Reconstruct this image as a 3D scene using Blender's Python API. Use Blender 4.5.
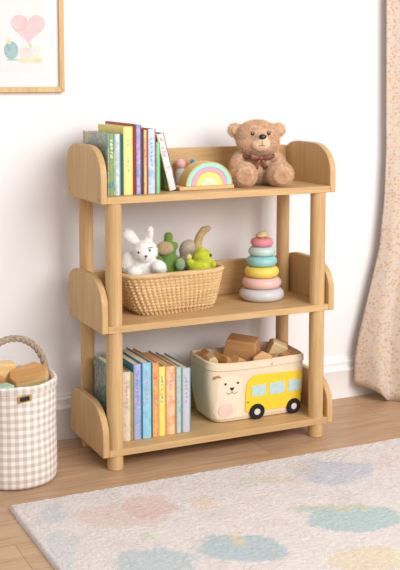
import bpy, bmesh, math, random
import numpy as np
from mathutils import Vector, Matrix, Euler
for o in list(bpy.data.objects): bpy.data.objects.remove(o)
scene = bpy.context.scene
COL = scene.collection
PI = math.pi
random.seed(7)
RNG = np.random.default_rng(7)

# ------------------------------------------------------------------ camera
cam_d = bpy.data.cameras.new('camera')
cam_d.sensor_fit = 'HORIZONTAL'; cam_d.sensor_width = 36
cam_d.lens = 1088.26 * 36 / 400
cam_d.shift_y = -90.37 / 400
cam_d.clip_start = 0.05; cam_d.clip_end = 50
cam = bpy.data.objects.new('camera', cam_d); COL.objects.link(cam)
cam.location = (-1.0141, -2.7628, 1.1108)
cam.rotation_euler = (PI/2 - 0.1112, 0, -0.4434)
scene.camera = cam

# ------------------------------------------------------------------ light
def s2l(c):
    return tuple(((x/255)/12.92 if x/255 <= .04045 else ((x/255+.055)/1.055)**2.4) for x in c)
world = bpy.data.worlds.new('world'); scene.world = world; world.use_nodes = True
wbg = world.node_tree.nodes['Background']
wbg.inputs[0].default_value = (0.985, 0.985, 1.0, 1); wbg.inputs[1].default_value = 0.45
def area(name, loc, target, sx, sy, power, col):
    d = bpy.data.lights.new(name, 'AREA'); d.shape = 'RECTANGLE'; d.size = sx; d.size_y = sy
    d.energy = power; d.color = col
    o = bpy.data.objects.new(name, d); COL.objects.link(o); o.location = loc
    o.rotation_euler = (Vector(target)-Vector(loc)).to_track_quat('-Z', 'Y').to_euler()
    return o
area('window_daylight', (1.25, -3.1, 2.1), (0.45, 0.1, 0.6), 2.4, 2.0, 124, (1.0, 0.985, 0.97))
area('room_fill_daylight', (-1.6, -3.2, 2.4), (0.3, 0.1, 0.4), 2.0, 1.6, 16, (1.0, 0.985, 0.96))
vs = scene.view_settings
vs.view_transform = 'Standard'; vs.look = 'None'; vs.exposure = 0.06; vs.gamma = 1.0
vs.use_curve_mapping = False

# ------------------------------------------------------------------ materials
MATS = {}
class NT:
    def __init__(s, name, rough=.6, spec=.3):
        s.m = bpy.data.materials.new(name); s.m.use_nodes = True
        s.t = s.m.node_tree; s.b = s.t.nodes['Principled BSDF']
        s.b.inputs['Roughness'].default_value = rough
        s.b.inputs['Specular IOR Level'].default_value = spec
    def n(s, typ, **kw):
        x = s.t.nodes.new(typ)
        for k, v in kw.items(): setattr(x, k, v)
        return x
    def l(s, a, b): s.t.links.new(a, b)
    def coord(s, scale=(1, 1, 1), kind='Object', rot=(0, 0, 0)):
        tc = s.n('ShaderNodeTexCoord'); mp = s.n('ShaderNodeMapping')
        mp.inputs['Scale'].default_value = scale; mp.inputs['Rotation'].default_value = rot
        s.l(tc.outputs[kind], mp.inputs['Vector']); return mp.outputs[0]
    def noise(s, vec, scale, detail=3, rough=.5, dist=0):
        x = s.n('ShaderNodeTexNoise'); x.inputs['Scale'].default_value = scale
        x.inputs['Detail'].default_value = detail; x.inputs['Roughness'].default_value = rough
        x.inputs['Distortion'].default_value = dist
        s.l(vec, x.inputs['Vector']); return x
    def ramp(s, fac, stops, interp='LINEAR'):
        r = s.n('ShaderNodeValToRGB'); r.color_ramp.interpolation = interp
        e = r.color_ramp.elements
        while len(e) < len(stops): e.new(.5)
        for i, (p, c) in enumerate(stops):
            e[i].position = p; e[i].color = (*s2l(c), 1)
        s.l(fac, r.inputs[0]); return r.outputs[0]
    def mix(s, fac, a, b, mode='MIX'):
        x = s.n('ShaderNodeMix', data_type='RGBA', blend_type=mode)
        for sock, v in ((x.inputs[0], fac), (x.inputs[6], a), (x.inputs[7], b)):
            if hasattr(v, 'is_output'): s.l(v, sock)
            elif isinstance(v, (int, float)): sock.default_value = v
            else: sock.default_value = (*s2l(v), 1)
        return x.outputs[2]
    def math(s, op, a, b=None, clamp=False):
        x = s.n('ShaderNodeMath', operation=op, use_clamp=clamp)
        for i, v in enumerate((a, b)):
            if v is None: continue
            if hasattr(v, 'is_output'): s.l(v, x.inputs[i])
            else: x.inputs[i].default_value = v
        return x.outputs[0]
    def bump(s, h, strength=.3, dist=.002):
        x = s.n('ShaderNodeBump'); x.inputs['Strength'].default_value = strength
        x.inputs['Distance'].default_value = dist
        s.l(h, x.inputs['Height']); s.l(x.outputs[0], s.b.inputs['Normal'])
    def col(s, c):
        if hasattr(c, 'is_output'): s.l(c, s.b.inputs['Base Color'])
        else: s.b.inputs['Base Color'].default_value = (*s2l(c), 1)

def plain(name, c, rough=.6, spec=.3, var=.06, scale=30, bump=0):
    if name in MATS: return MATS[name]
    t = NT(name, rough, spec); v = t.coord()
    nz = t.noise(v, scale)
    lo = tuple(max(0, x*(1-var)) for x in c); hi = tuple(min(255, x*(1+var)) for x in c)
    t.col(t.ramp(nz.outputs[0], [(.25, lo), (.75, hi)]))
    if bump: t.bump(nz.outputs[0], bump, .001)
    MATS[name] = t.m; return t.m
def wood(name, c1, c2, axis='X', rough=.5, fine=1.0):
    if name in MATS: return MATS[name]
    t = NT(name, rough, .3)
    sc = {'X': (1.5, 22, 22), 'Y': (22, 1.5, 22), 'Z': (22, 22, 1.5)}[axis]
    v = t.coord(tuple(x*fine for x in sc))
    a = t.noise(v, 1.6, 4, .6, .4)
    sc2 = {'X': (8, 160, 160), 'Y': (160, 8, 160), 'Z': (160, 160, 8)}[axis]
    b = t.noise(t.coord(tuple(x*fine for x in sc2)), 1.2, 2)
    base = t.ramp(a.outputs[0], [(.3, c2), (.65, c1)])
    f = t.ramp(b.outputs[0], [(.35, (242, 238, 232)), (.6, (255, 255, 255))])
    t.col(t.mix(1.0, base, f, 'MULTIPLY'))
    t.bump(b.outputs[0], .08, .0006)
    MATS[name] = t.m; return t.m
def art(name, cols, scale=25, rough=.4, seed=0, stretch=(1, 1, 1), hard=False):
    """printed cover pattern: patches of several colours"""
    if name in MATS: return MATS[name]
    t = NT(name, rough, .4); v = t.coord(stretch)
    mp = t.n('ShaderNodeVectorMath', operation='ADD'); t.l(v, mp.inputs[0]); mp.inputs[1].default_value = (seed*3.7, seed*1.9, seed*2.3)
    nz = t.noise(mp.outputs[0], scale, 2.5, .55, .8)
    k = len(cols)
    stops = [(.28+.44*i/max(1, k-1), c) for i, c in enumerate(cols)]
    t.col(t.ramp(nz.outputs[0], stops, 'CONSTANT' if hard else 'LINEAR'))
    MATS[name] = t.m; return t.m

BEECH1, BEECH2 = (212, 177, 128), (200, 162, 113)
M_SHELF_X = wood('beech grain along board', BEECH1, BEECH2, 'X')
M_SHELF_Z = wood('beech grain upright', BEECH1, BEECH2, 'Z')
M_POST = wood('beech turned post', (214, 179, 130), (201, 164, 115), 'Z')

# ------------------------------------------------------------------ mesh helpers
class MB:
    def __init__(s): s.v = []; s.f = []; s.mi = []
    def add(s, verts, faces, mi=0):
        o = len(s.v); s.v += [tuple(p) for p in verts]
        s.f += [tuple(i+o for i in f) for f in faces]; s.mi += [mi]*len(faces); return s
    def box(s, a, b, mi=0, M=None):
        (x0, y0, z0), (x1, y1, z1) = a, b
        vs = [Vector(p) for p in ((x0,y0,z0),(x1,y0,z0),(x1,y1,z0),(x0,y1,z0),(x0,y0,z1),(x1,y0,z1),(x1,y1,z1),(x0,y1,z1))]
        if M: vs = [M @ p for p in vs]
        return s.add(vs, [(0,3,2,1),(4,5,6,7),(0,1,5,4),(1,2,6,5),(2,3,7,6),(3,0,4,7)], mi)
    def ell(s, c, r, M=None, nu=24, nv=14, mi=0):
        vs = [(0, 0, -1)]
        for j in range(1, nv):
            t = -PI/2 + PI*j/nv
            for i in range(nu):
                a = 2*PI*i/nu; vs.append((math.cos(t)*math.cos(a), math.cos(t)*math.sin(a), math.sin(t)))
        vs.append((0, 0, 1))
        fs = [(0, 1+(i+1) % nu, 1+i) for i in range(nu)]
        for j in range(nv-2):
            for i in range(nu):
                a = 1+j*nu+i; b = 1+j*nu+(i+1) % nu; fs.append((a, b, b+nu, a+nu))
        L = len(vs)-1; fs += [(L, L-nu+i, L-nu+(i+1) % nu) for i in range(nu)]
        if isinstance(r, (int, float)): r = (r, r, r)
        out = []
        for p in vs:
            q = Vector((p[0]*r[0], p[1]*r[1], p[2]*r[2]))
            if M: q = M @ q
            out.append(q + Vector(c))
        return s.add(out, fs, mi)
    def tube(s, pts, rad, n=10, closed=False, mi=0, cap=True):
        pts = [Vector(p) for p in pts]; k = len(pts)
        if isinstance(rad, (int, float)): rad = [rad]*k
        rings = []; ref = None
        for i, p in enumerate(pts):
            if closed: d = pts[(i+1) % k]-pts[i-1]
            else: d = pts[min(i+1, k-1)]-pts[max(i-1, 0)]
            d.normalize()
            if ref is None: ref = Vector((0, 0, 1)) if abs(d.z) < .9 else Vector((1, 0, 0))
            x = ref - d*ref.dot(d)
            if x.length < 1e-5: x = d.orthogonal()
            x.normalize(); ref = x; y = d.cross(x)
            rings.append([p + (x*math.cos(2*PI*j/n)+y*math.sin(2*PI*j/n))*rad[i] for j in range(n)])
        vs = [q for r in rings for q in r]; fs = []
        for i in range(k if closed else k-1):
            a = i*n; b = ((i+1) % k)*n
            for j in range(n): fs.append((a+j, a+(j+1) % n, b+(j+1) % n, b+j))
        if cap and not closed: fs += [tuple(range(n))[::-1], tuple((k-1)*n+j for j in range(n))]
        return s.add(vs, fs, mi)
    def lathe(s, prof, n=40, c=(0, 0, 0), mi=0):
        """prof: (r,z) list; r=0 ends closed to a point"""
        vs = []; fs = []; idx = []
        for r, z in prof:
            if r < 1e-6: idx.append([len(vs)]); vs.append((c[0], c[1], c[2]+z))
            else:
                idx.append(list(range(len(vs), len(vs)+n)))
                vs += [(c[0]+r*math.cos(2*PI*j/n), c[1]+r*math.sin(2*PI*j/n), c[2]+z) for j in range(n)]
        for a, b in zip(idx, idx[1:]):
            for j in range(n):
                k = (j+1) % n
                if len(a) == 1 and len(b) == 1: continue
                if len(a) == 1: fs.append((a[0], b[k], b[j]))
                elif len(b) == 1: fs.append((a[j], a[k], b[0]))
                else: fs.append((a[j], a[k], b[k], b[j]))
        return s.add(vs, fs, mi)
    def prism(s, poly, fn0, fn1, mi=0):
        """closed 2d polygon mapped by two functions (near and far face)"""
        k = len(poly)
        vs = [fn0(*p) for p in poly]+[fn1(*p) for p in poly]
        fs = [tuple(range(k))[::-1], tuple(range(k, 2*k))]+[(i, (i+1) % k, k+(i+1) % k, k+i) for i in range(k)]
        return s.add(vs, fs, mi)
    def obj(s, name, mats, parent=None, bevel=0, smooth=True, seg=2, loc=None):
        me = bpy.data.meshes.new(name); me.from_pydata(s.v, [], s.f)
        mats = mats if isinstance(mats, (list, tuple)) else [mats]
        for m in mats: me.materials.append(m)
        me.polygons.foreach_set('material_index', s.mi)
        bm = bmesh.new(); bm.from_mesh(me); bmesh.ops.recalc_face_normals(bm, faces=bm.faces); bm.to_mesh(me); bm.free()
        if smooth:
            me.polygons.foreach_set('use_smooth', [True]*len(me.polygons))
            me.set_sharp_from_angle(angle=math.radians(40))
        o = bpy.data.objects.new(name, me); COL.objects.link(o)
        if parent: o.parent = parent
        if loc: o.location = loc
        if bevel:
            b = o.modifiers.new('bevel', 'BEVEL'); b.width = bevel; b.segments = seg; b.limit_method = 'ANGLE'; b.angle_limit = math.radians(40)
            b.harden_normals = False
        return o
def tag(o, label=None, cat=None, group=None, kind=None):
    for k, v in (('label', label), ('category', cat), ('group', group), ('kind', kind)):
        if v: o[k] = v
    return o
def thing(name, label, cat, loc=(0, 0, 0), rz=0, group=None, rot=None):
    o = bpy.data.objects.new(name, None); COL.objects.link(o); o.empty_display_size = .02
    o.location = loc; o.rotation_euler = rot if rot else (0, 0, rz)
    return tag(o, label, cat, group)
def R3(x=0, y=0, z=0): return Euler((x, y, z)).to_matrix()

# ------------------------------------------------------------------ setting
WALL_Y = 0.335
t = NT('painted wall', .85, .15); v = t.coord()
n1 = t.noise(v, 2.2, 3); n2 = t.noise(v, 160, 3)
t.col(t.ramp(n1.outputs[0], [(.3, (240, 237, 238)), (.7, (244, 241, 242))]))
t.bump(n2.outputs[0], .06, .0006); M_WALL = t.m
m = MB().box((-1.6, WALL_Y, 0), (2.6, WALL_Y+.08, 2.6))
tag(m.obj('wall_back', M_WALL, smooth=False), kind='structure')

t = NT('oak plank floor', .42, .35); v = t.coord()
br = t.n('ShaderNodeTexBrick'); br.offset = .37; br.squash = 1
br.inputs['Scale'].default_value = 1; br.inputs['Brick Width'].default_value = 1.35; br.inputs['Row Height'].default_value = .145
br.inputs['Mortar Size'].default_value = .0016; br.inputs['Mortar Smooth'].default_value = .3; br.inputs['Bias'].default_value = 0
br.inputs['Color1'].default_value = (.3, .3, .3, 1); br.inputs['Color2'].default_value = (.75, .75, .75, 1); br.inputs['Mortar'].default_value = (.0, .0, .0, 1)
ofs = t.n('ShaderNodeVectorMath', operation='ADD'); t.l(v, ofs.inputs[0]); ofs.inputs[1].default_value = (.35, .055, 0)
t.l(ofs.outputs[0], br.inputs['Vector'])
add = t.n('ShaderNodeVectorMath', operation='ADD'); t.l(v, add.inputs[0]); t.l(br.outputs['Color'], add.inputs[1])
mp = t.n('ShaderNodeMapping'); mp.inputs['Scale'].default_value = (1.1, 13, 1); t.l(add.outputs[0], mp.inputs['Vector'])
g1 = t.noise(mp.outputs[0], 2.2, 5, .6, .9)
mp2 = t.n('ShaderNodeMapping'); mp2.inputs['Scale'].default_value = (7, 120, 1); t.l(add.outputs[0], mp2.inputs['Vector'])
g2 = t.noise(mp2.outputs[0], 1.5, 2)
c = t.ramp(g1.outputs[0], [(.25, (182, 146, 114)), (.5, (201, 167, 134)), (.75, (213, 182, 150))])
c = t.mix(.5, c, t.ramp(g2.outputs[0], [(.3, (214, 203, 192)), (.6, (255, 255, 255))]), 'MULTIPLY')
c = t.mix(.4, c, t.ramp(br.outputs['Color'], [(0, (120, 88, 62)), (.25, (226, 214, 204)), (.8, (255, 250, 244))]), 'MULTIPLY')
t.col(c); t.bump(br.outputs['Fac'], -.25, .001)
m = MB().box((-1.6, -3.6, -.06), (2.6, WALL_Y+.08, 0))
tag(m.obj('floor', t.m, smooth=False), kind='structure')

# skirting: moulded profile (y out from the wall, z)
BBS = .972
prof = [(0, 0), (.016, 0), (.016, .093), (.0185, .097), (.0195, .101), (.0175, .105), (.012, .107), (.0105, .112), (.012, .124),
        (.0135, .128), (.0125, .131), (.009, .133), (.006, .1365), (.0075, .140), (.006, .1435), (0, .1435)]
M_TRIM = plain('white satin trim', (243, 241, 240), .5, .35, .01)
m = MB(); k = len(prof)
m.add([(x, WALL_Y-p[0], p[1]*BBS) for x in (-1.6, 2.6) for p in prof], [(i, (i+1) % k, k+(i+1) % k, k+i) for i in range(k)]+[tuple(range(k)), tuple(range(k, 2*k))])
tag(m.obj('baseboard_back', M_TRIM), kind='structure')

# ------------------------------------------------------------------ rug
t = NT('soft pastel rug', .95, .05); v = t.coord()
nz = t.noise(v, 38, 3, .6); nl = t.noise(v, 9, 3, .6)
def sub_half(vec, amt):
    a = t.n('ShaderNodeVectorMath', operation='SUBTRACT'); t.l(vec, a.inputs[0]); a.inputs[1].default_value = (.5, .5, .5)
    b = t.n('ShaderNodeVectorMath', operation='SCALE'); t.l(a.outputs[0], b.inputs[0]); b.inputs['Scale'].default_value = amt; return b.outputs[0]
w = t.n('ShaderNodeVectorMath', operation='ADD'); t.l(v, w.inputs[0]); t.l(sub_half(nz.outputs['Color'], .065), w.inputs[1])
w2 = t.n('ShaderNodeVectorMath', operation='ADD'); t.l(w.outputs[0], w2.inputs[0]); t.l(sub_half(nl.outputs['Color'], .09), w2.inputs[1])
P = w2.outputs[0]
colr = t.ramp(nl.outputs[0], [(.3, (224, 212, 206)), (.5, (234, 223, 217)), (.7, (228, 219, 215))])
def blob(colr, cx, cy, dx, dv, rgb, amt=.8, soft=.22):
    A = np.array([[dx[0]/2, dv[0]/2], [dx[1]/2, dv[1]/2]]); I = np.linalg.inv(A)
    s_ = t.n('ShaderNodeVectorMath', operation='SUBTRACT'); t.l(P, s_.inputs[0]); s_.inputs[1].default_value = (cx, cy, 0)
    outs = []
    for r in range(2):
        d = t.n('ShaderNodeVectorMath', operation='DOT_PRODUCT'); t.l(s_.outputs[0], d.inputs[0]); d.inputs[1].default_value = (I[r, 0], I[r, 1], 0)
        outs.append(t.math('MULTIPLY', d.outputs['Value'], d.outputs['Value']))
    rr = t.math('ADD', outs[0], outs[1])
    mr = t.n('ShaderNodeMapRange', interpolation_type='SMOOTHSTEP'); t.l(rr, mr.inputs['Value'])
    mr.inputs['From Min'].default_value = 1+soft; mr.inputs['From Max'].default_value = 1-soft
    mr.inputs['To Min'].default_value = 0; mr.inputs['To Max'].default_value = amt
    return t.mix(mr.outputs[0], colr, rgb)
for b in [(-.0699, -.3208, (.2255, -.1071), (-.05, -.125), (229, 203, 192), .9), (.010, -.290, (.13, -.062), (-.0586, -.125), (226, 190, 180), .8),
          (-.0942, -.600, (.175, -.083), (-.0637, -.15), (184, 200, 205), .9), (-.0633, -.4609, (.032, -.015), (-.017, -.042), (208, 214, 190), .8),
          (.5684, -.2901, (.2, -.095), (-.10, -.155), (196, 200, 214), .85), (.50, -.235, (.07, -.04), (-.03, -.05), (226, 206, 186), .8),
          (.4477, -.585, (.22, -.105), (-.10, -.13), (170, 199, 198), .95), (.42, -.50, (.2, -.105), (-.018, -.028), (219, 208, 178), .9), (.36, -.49, (.06, -.03), (-.02, -.04), (190, 208, 200), .9),
          (.1132, -.6117, (.19, -.09), (-.0796, -.145), (172, 195, 199), .95), (.137, -.565, (.035, -.016), (-.028, -.075), (231, 208, 172), .95),
          (.3447, -.79, (.17, -.08), (-.08, -.12), (232, 212, 180), .95),
          (.37, -.255, (.13, -.062), (-.02, -.034), (222, 207, 182), .85), (.305, -.275, (.045, -.02), (-.02, -.04), (204, 212, 200), .7),
          (.16, -.3239, (.068, -.03), (-.042, -.085), (233, 210, 190), .85), (.7515, -.2862, (.06, -.03), (-.06, -.085), (232, 208, 204), .8),
          (-.229, -.245, (.05, -.02), (-.036, -.113), (205, 208, 213), .8), (-.262, -.45, (.06, -.03), (-.05, -.2), (206, 213, 214), .65), (.85, -.5, (.2, -.09), (-.08, -.13), (226, 200, 196), .8)]:
    colr = blob(colr, b[0], b[1], b[2], b[3], b[4], b[5]*.74)
fine = t.noise(v, 420, 2, .7)
yarn = t.noise(t.coord((900, 120, 300)), 1, 2, .6)
colr = t.mix(.55, colr, t.ramp(fine.outputs[0], [(.3, (196, 192, 190)), (.55, (255, 255, 255))]), 'MULTIPLY')
t.col(colr)
t.bump(fine.outputs[0], .5, .004)
# dense pile surface
nx, ny = 420, 300
x0, x1, y0, y1 = -.306, 1.5, -1.25, -.13
xs = x0+(x1-x0)*np.linspace(0, 1, nx)**1.15; ys = y1-(y1-y0)*np.linspace(0, 1, ny)**1.25
X, Y = np.meshgrid(xs, ys)
edge = np.minimum.reduce([X-x0, x1-X, y1-Y, Y-y0])
Z = .011*np.clip(edge/.006, 0, 1)**.5 + np.where(edge > .001, RNG.uniform(-.0016, .0016, X.shape), 0) + .001
Z[edge <= 0] = .0005
jx = np.where(edge <= .0005, RNG.uniform(-.0012, .0012, X.shape), RNG.uniform(-.0008, .0008, X.shape))
vv = np.stack([X+jx, Y+np.roll(jx, 7), Z], -1).reshape(-1, 3)
ii = (np.arange(ny-1)[:, None]*nx+np.arange(nx-1)[None]).reshape(-1)
ff = np.stack([ii, ii+nx, ii+nx+1, ii+1], -1)
me = bpy.data.meshes.new('rug'); me.from_pydata(vv.tolist(), [], ff.tolist()); me.materials.append(t.m)
me.polygons.foreach_set('use_smooth', [True]*len(me.polygons))
rug = bpy.data.objects.new('area_rug', me); COL.objects.link(rug)
tag(rug, 'cream short-pile area rug with blurred pastel shapes on the wooden floor', 'rug')

# ------------------------------------------------------------------ curtain
t = NT('dotted curtain cloth', .9, .1); v = t.coord(kind='UV')
vo = t.n('ShaderNodeTexVoronoi'); vo.inputs['Scale'].default_value = 98; vo.inputs['Randomness'].default_value = .75; t.l(v, vo.inputs['Vector'])
dots = t.ramp(vo.outputs['Distance'], [(.32, (215, 215, 215)), (.55, (20, 20, 20))])
sel = t.ramp(vo.outputs['Color'], [(.25, (196, 148, 116)), (.45, (208, 164, 122)), (.55, (186, 140, 112)), (.65, (212, 182, 158)), (.78, (222, 180, 100))])
cl = t.noise(v, 500, 2)
base = t.ramp(cl.outputs[0], [(.3, (206, 190, 177)), (.7, (214, 199, 186))])
t.col(t.mix(dots, base, sel)); t.bump(cl.outputs[0], .2, .001); M_CURT = t.m
ez = np.array([1.9, 1.35, .855, .687, .5185, .351, .217, .13, .052, .012]); ex = np.array([1.128, 1.127, 1.137, 1.131, 1.114, 1.070, 1.035, 1.022, 1.020, 1.021])
nu, nv = 90, 80
vs_, fs_, uv = [], [], []
for j in range(nv+1):
    z = .03+(1.9-.03)*j/nv
    xe = np.interp(z, ez[::-1], ex[::-1]); flare = np.clip((.9-z)/.9, 0, 1)
    for i in range(nu+1):
        u = i/nu; x = xe+(1.46-xe)*u
        s_ = u*4.5+.2*math.sin(3*z)
        amp = .014+.028*flare
        y = .292-.075*flare*min(1, u*5.5)**.8 - amp*(.5-.5*math.cos(2*PI*s_))*min(1, u*6)
        zz = z + (.018 - .045*min(1, u*5))*(1-min(1, j/8))*1.0 + .006*(1-min(1, j/8)) + .008*math.sin(2*PI*u*3)*(1-min(1, j/8))
        arc = 0 if i == 0 else arc+math.hypot(x-pv[0], y-pv[1])
        pv = (x, y); vs_.append((x, y, zz)); uv.append((arc, z))
for j in range(nv):
    for i in range(nu):
        a = j*(nu+1)+i; fs_.append((a, a+1, a+nu+2, a+nu+1))
me = bpy.data.meshes.new('curtain'); me.from_pydata(vs_, [], fs_); me.materials.append(M_CURT)
ul = me.uv_layers.new()
for lp in me.loops: ul.data[lp.index].uv = uv[lp.vertex_index]
me.polygons.foreach_set('use_smooth', [True]*len(me.polygons))
cur = bpy.data.objects.new('curtain', me); COL.objects.link(cur)
sm = cur.modifiers.new('thick', 'SOLIDIFY'); sm.thickness = .004
tag(cur, 'cream curtain with small orange and peach dots, hanging by the white wall', 'curtain')

# ------------------------------------------------------------------ bookcase
W, D, TH = .75, .282, .0195
BZ = (.042, .395, .755)         # underside of the three tiers
BT = .0195
case = thing('bookcase', 'light wooden three-tier bookcase with rounded side panels and round posts', 'bookcase', (0, 0, 0))
def side_profile(h, y0=0.0, y1=D):
    pts = [(y1, 0), (y0, 0)]
    ry, rz = .105, .085
    for i in range(15):
        a = PI-(PI/2)*i/14; pts.append((y0+ry+ry*math.cos(a), h-rz+rz*math.sin(a)))
    ry2, rz2 = .085, .045
    for i in range(13):
        a = PI/2-(PI/2)*i/12; pts.append((y1-ry2+ry2*math.cos(a), h-rz2+rz2*math.sin(a)))
    return pts
M_SCREW = plain('dull metal screw cap', (150, 130, 108), .5, .4)
for bz, ph, pr_ in zip(BZ, (.143, .153, .157), (.143, .148, .145)):
    MB().box((TH, .001, bz), (W-TH, D, bz+BT)).obj('shelf_board', M_SHELF_X, case, bevel=.0012)
    MB().box((TH, D-.018, bz+BT), (W-TH, D, bz+.1285)).obj('back_panel', M_SHELF_X, case, bevel=.002)
    for sx in (0, 1):
        xa, xb = (0, TH) if sx == 0 else (W-TH, W)
        p = MB().prism(side_profile(ph if sx == 0 else pr_), lambda y, z: (xa, y, bz+z), lambda y, z: (xb, y, bz+z)).obj('side_panel', M_SHELF_Z, case, bevel=.003, seg=3)
        xo, d = (xa, -1) if sx == 0 else (xb, 1)
        for (y, z) in ((.018, .012), (.262, .022)):
            MB().prism([(y+.003*math.cos(a), bz+z+.003*math.sin(a)) for a in np.linspace(0, 2*PI, 12, endpoint=False)],
                       lambda y, z: (xo-d*.001, y, z), lambda y, z: (xo+d*.0006, y, z)).obj('screw_cap', M_SCREW, p)
def post(x, y, r):
    pr = [(0, 0), (r-.002, 0), (r, .002)] + [(r, z) for z in np.linspace(.05, .75, 8)] + [(r, BZ[2]), (0, BZ[2])]
    MB().lathe(pr, 36, (x, y, 0)).obj('post', M_POST, case)
post(.0450, .0250, .0230); post(.7035, .0250, .0230); post(.041, .238, .0205); post(.7045, .238, .0205)

# ------------------------------------------------------------------ books
M_PAGE = plain('cream paper pages', (236, 222, 196), .8, .1, .04, 300)
M_PAGE2 = plain('tan board pages', (214, 184, 142), .8, .1, .05, 300)
def book(label, x0, x1, yf, depth, h, cover_m, spine_m, zb, lean=0, page=None, ink=(90, 110, 150), letters=True, yaw=0, group='picture books on the top shelf', text_span=(.45, .85)):
    """spine faces -y (front).  origin at bottom front left of the spine"""
    w = x1-x0; page = page or M_PAGE
    b = thing('picture_book', label, 'book', (x0, yf, zb), 0, group, rot=(0, lean, yaw))
    ct = min(.0026, w*.16); m = MB()
    # boards left/right and rounded spine
    m.box((0, .0012, 0), (ct, depth, h), 0); m.box((w-ct, .0012, 0), (w, depth, h), 0)
    sp = [(ct+(w-2*ct)*i/8, .003-.003*math.sin(PI*(.08+.84*i/8))) for i in range(9)]+[(w-ct, .0055), (ct, .0055)]
    m.prism(sp, lambda x, y: (x, y, 0), lambda x, y: (x, y, h), 1)
    m.obj('cover', [cover_m, spine_m], b, bevel=.0005)
    MB().box((ct, .006, .003), (w-ct, depth-.004, h-.0035)).obj('pages', page, b, smooth=False)
    if letters and w > .009:
        m = MB(); rnd = random.Random(label)
        z = h*text_span[1]; s = min(w*.46, .0095); cx = w/2; ink = tuple(int(.72*c+.28*232) for c in ink)
        while z > h*text_span[0]:
            if rnd.random() < .86:
                for _ in range(rnd.choice((2, 3))):   # small strokes running down the spine
                    a = rnd.choice((0, PI/2, .7, -.7, PI/2))
                    L = s*rnd.uniform(.35, .55); ox = rnd.uniform(-.25, .25)*s; oz = rnd.uniform(-.25, .25)*s
                    dx, dz = math.cos(a)*L, math.sin(a)*L; px, pz = -math.sin(a)*s*.11, math.cos(a)*s*.11
                    q = [(cx+ox-dx-px, z+oz-dz-pz), (cx+ox+dx-px, z+oz+dz-pz), (cx+ox+dx+px, z+oz+dz+pz), (cx+ox-dx+px, z+oz-dz+pz)]
                    q = [(min(w*.88, max(w*.12, X_)), Z_) for X_, Z_ in q]
                    yy = lambda X_: .003-.003*math.sin(PI*X_/w)
                    m.prism(q, lambda X_, Z_: (X_, yy(X_)-.0004, Z_), lambda X_, Z_: (X_, yy(X_)+.0006, Z_))
            z -= s*1.25
        if m.v: m.obj('spine_title', plain('ink %d %d %d' % ink, ink, .5), b, smooth=False)
    return b
ZT = BZ[2]+BT+.0004
A = art
blue_art = A('painted cover teal orange', [(60, 140, 165), (110, 175, 185), (215, 200, 130), (90, 165, 175), (205, 150, 120), (120, 180, 185), (60, 120, 150)], 22, seed=1)
book('picture book with painted blue cover, first at the left end of the top shelf', .0345, .0545, .033, .205, .170, blue_art, A('teal moss spine', [(80, 150, 150), (150, 165, 90), (70, 130, 140)], 40, seed=2), ZT, ink=(220, 225, 200), text_span=(.6, .9))
book('picture book with pale pink white spine between painted blue and yellow books', .0552, .0715, .034, .195, .1695, plain('pale teal cover', (150, 195, 195), .4), A('pale pink spine', [(224, 205, 205), (240, 228, 222), (190, 205, 215), (226, 196, 190)], 45, seed=3), ZT, ink=(200, 170, 175))
book('thin dark teal picture book left of yellow book on the top shelf', .0722, .0805, .034, .195, .168, plain('dark teal cover', (58, 110, 120), .4), plain('dark teal cover', (58, 110, 120), .4), ZT, letters=False)
book('yellow-spined picture book with small blue marks on the top shelf', .0812, .1085, .034, .205, .189, plain('lemon cover', (240, 215, 120), .4), A('yellow spine', [(247, 222, 120), (250, 230, 150), (243, 214, 104)], 30, seed=4), ZT, ink=(120, 160, 190), text_span=(.3, .8))
book('tall thin dark red picture book right of yellow book', .1094, .1165, .034, .22, .196, plain('wine red cover', (158, 74, 74), .4), plain('wine red cover', (158, 74, 74), .4), ZT, letters=False)
book('picture book with lavender blue spine standing right of dark red book', .1170, .1345, .034, .205, .193, plain('deep rose cover', (150, 84, 92), .4), A('lavender spine', [(150, 165, 215), (200, 180, 220), (120, 160, 210), (226, 200, 225)], 40, seed=5), ZT, ink=(200, 120, 170))
book('thin navy picture book between lavender and orange spines on top shelf', .1352, .1400, .036, .19, .176, plain('navy cover', (70, 92, 130), .4), plain('navy cover', (70, 92, 130), .4), ZT, letters=False)
book('orange-yellow slim picture book on the top shelf', .1406, .1525, .035, .2, .179, plain('brick cover', (172, 92, 78), .4), A('orange gold spine', [(238, 190, 110), (244, 212, 140), (226, 160, 100)], 40, seed=6), ZT, ink=(190, 110, 90))
book('pale blue-spined picture book with red-brown cover on the top shelf', .1531, .1785, .035, .205, .181, plain('brick cover', (172, 92, 78), .4), A('pale blue spine', [(170, 200, 228), (200, 216, 234), (150, 186, 222)], 36, seed=7), ZT, ink=(110, 140, 200))
book('short thin green picture book just left of leaning book', .1792, .1915, .035, .18, .144, plain('leaf green cover', (120, 180, 130), .4), A('mint green spine', [(130, 200, 150), (160, 214, 170), (110, 180, 150)], 40, seed=8), ZT, letters=False)
book('white and pink picture book leaning left against the upright books', .2330, .2575, .066, .16, .166, A('moss brown cover', [(120, 130, 80), (176, 140, 90), (90, 110, 80), (214, 190, 150)], 22, seed=9), A('white pink spine', [(246, 236, 234), (240, 214, 216), (250, 246, 242), (236, 196, 204)], 34, seed=10), ZT+.0006, lean=-.245, ink=(205, 130, 150), text_span=(.2, .9))
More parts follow.
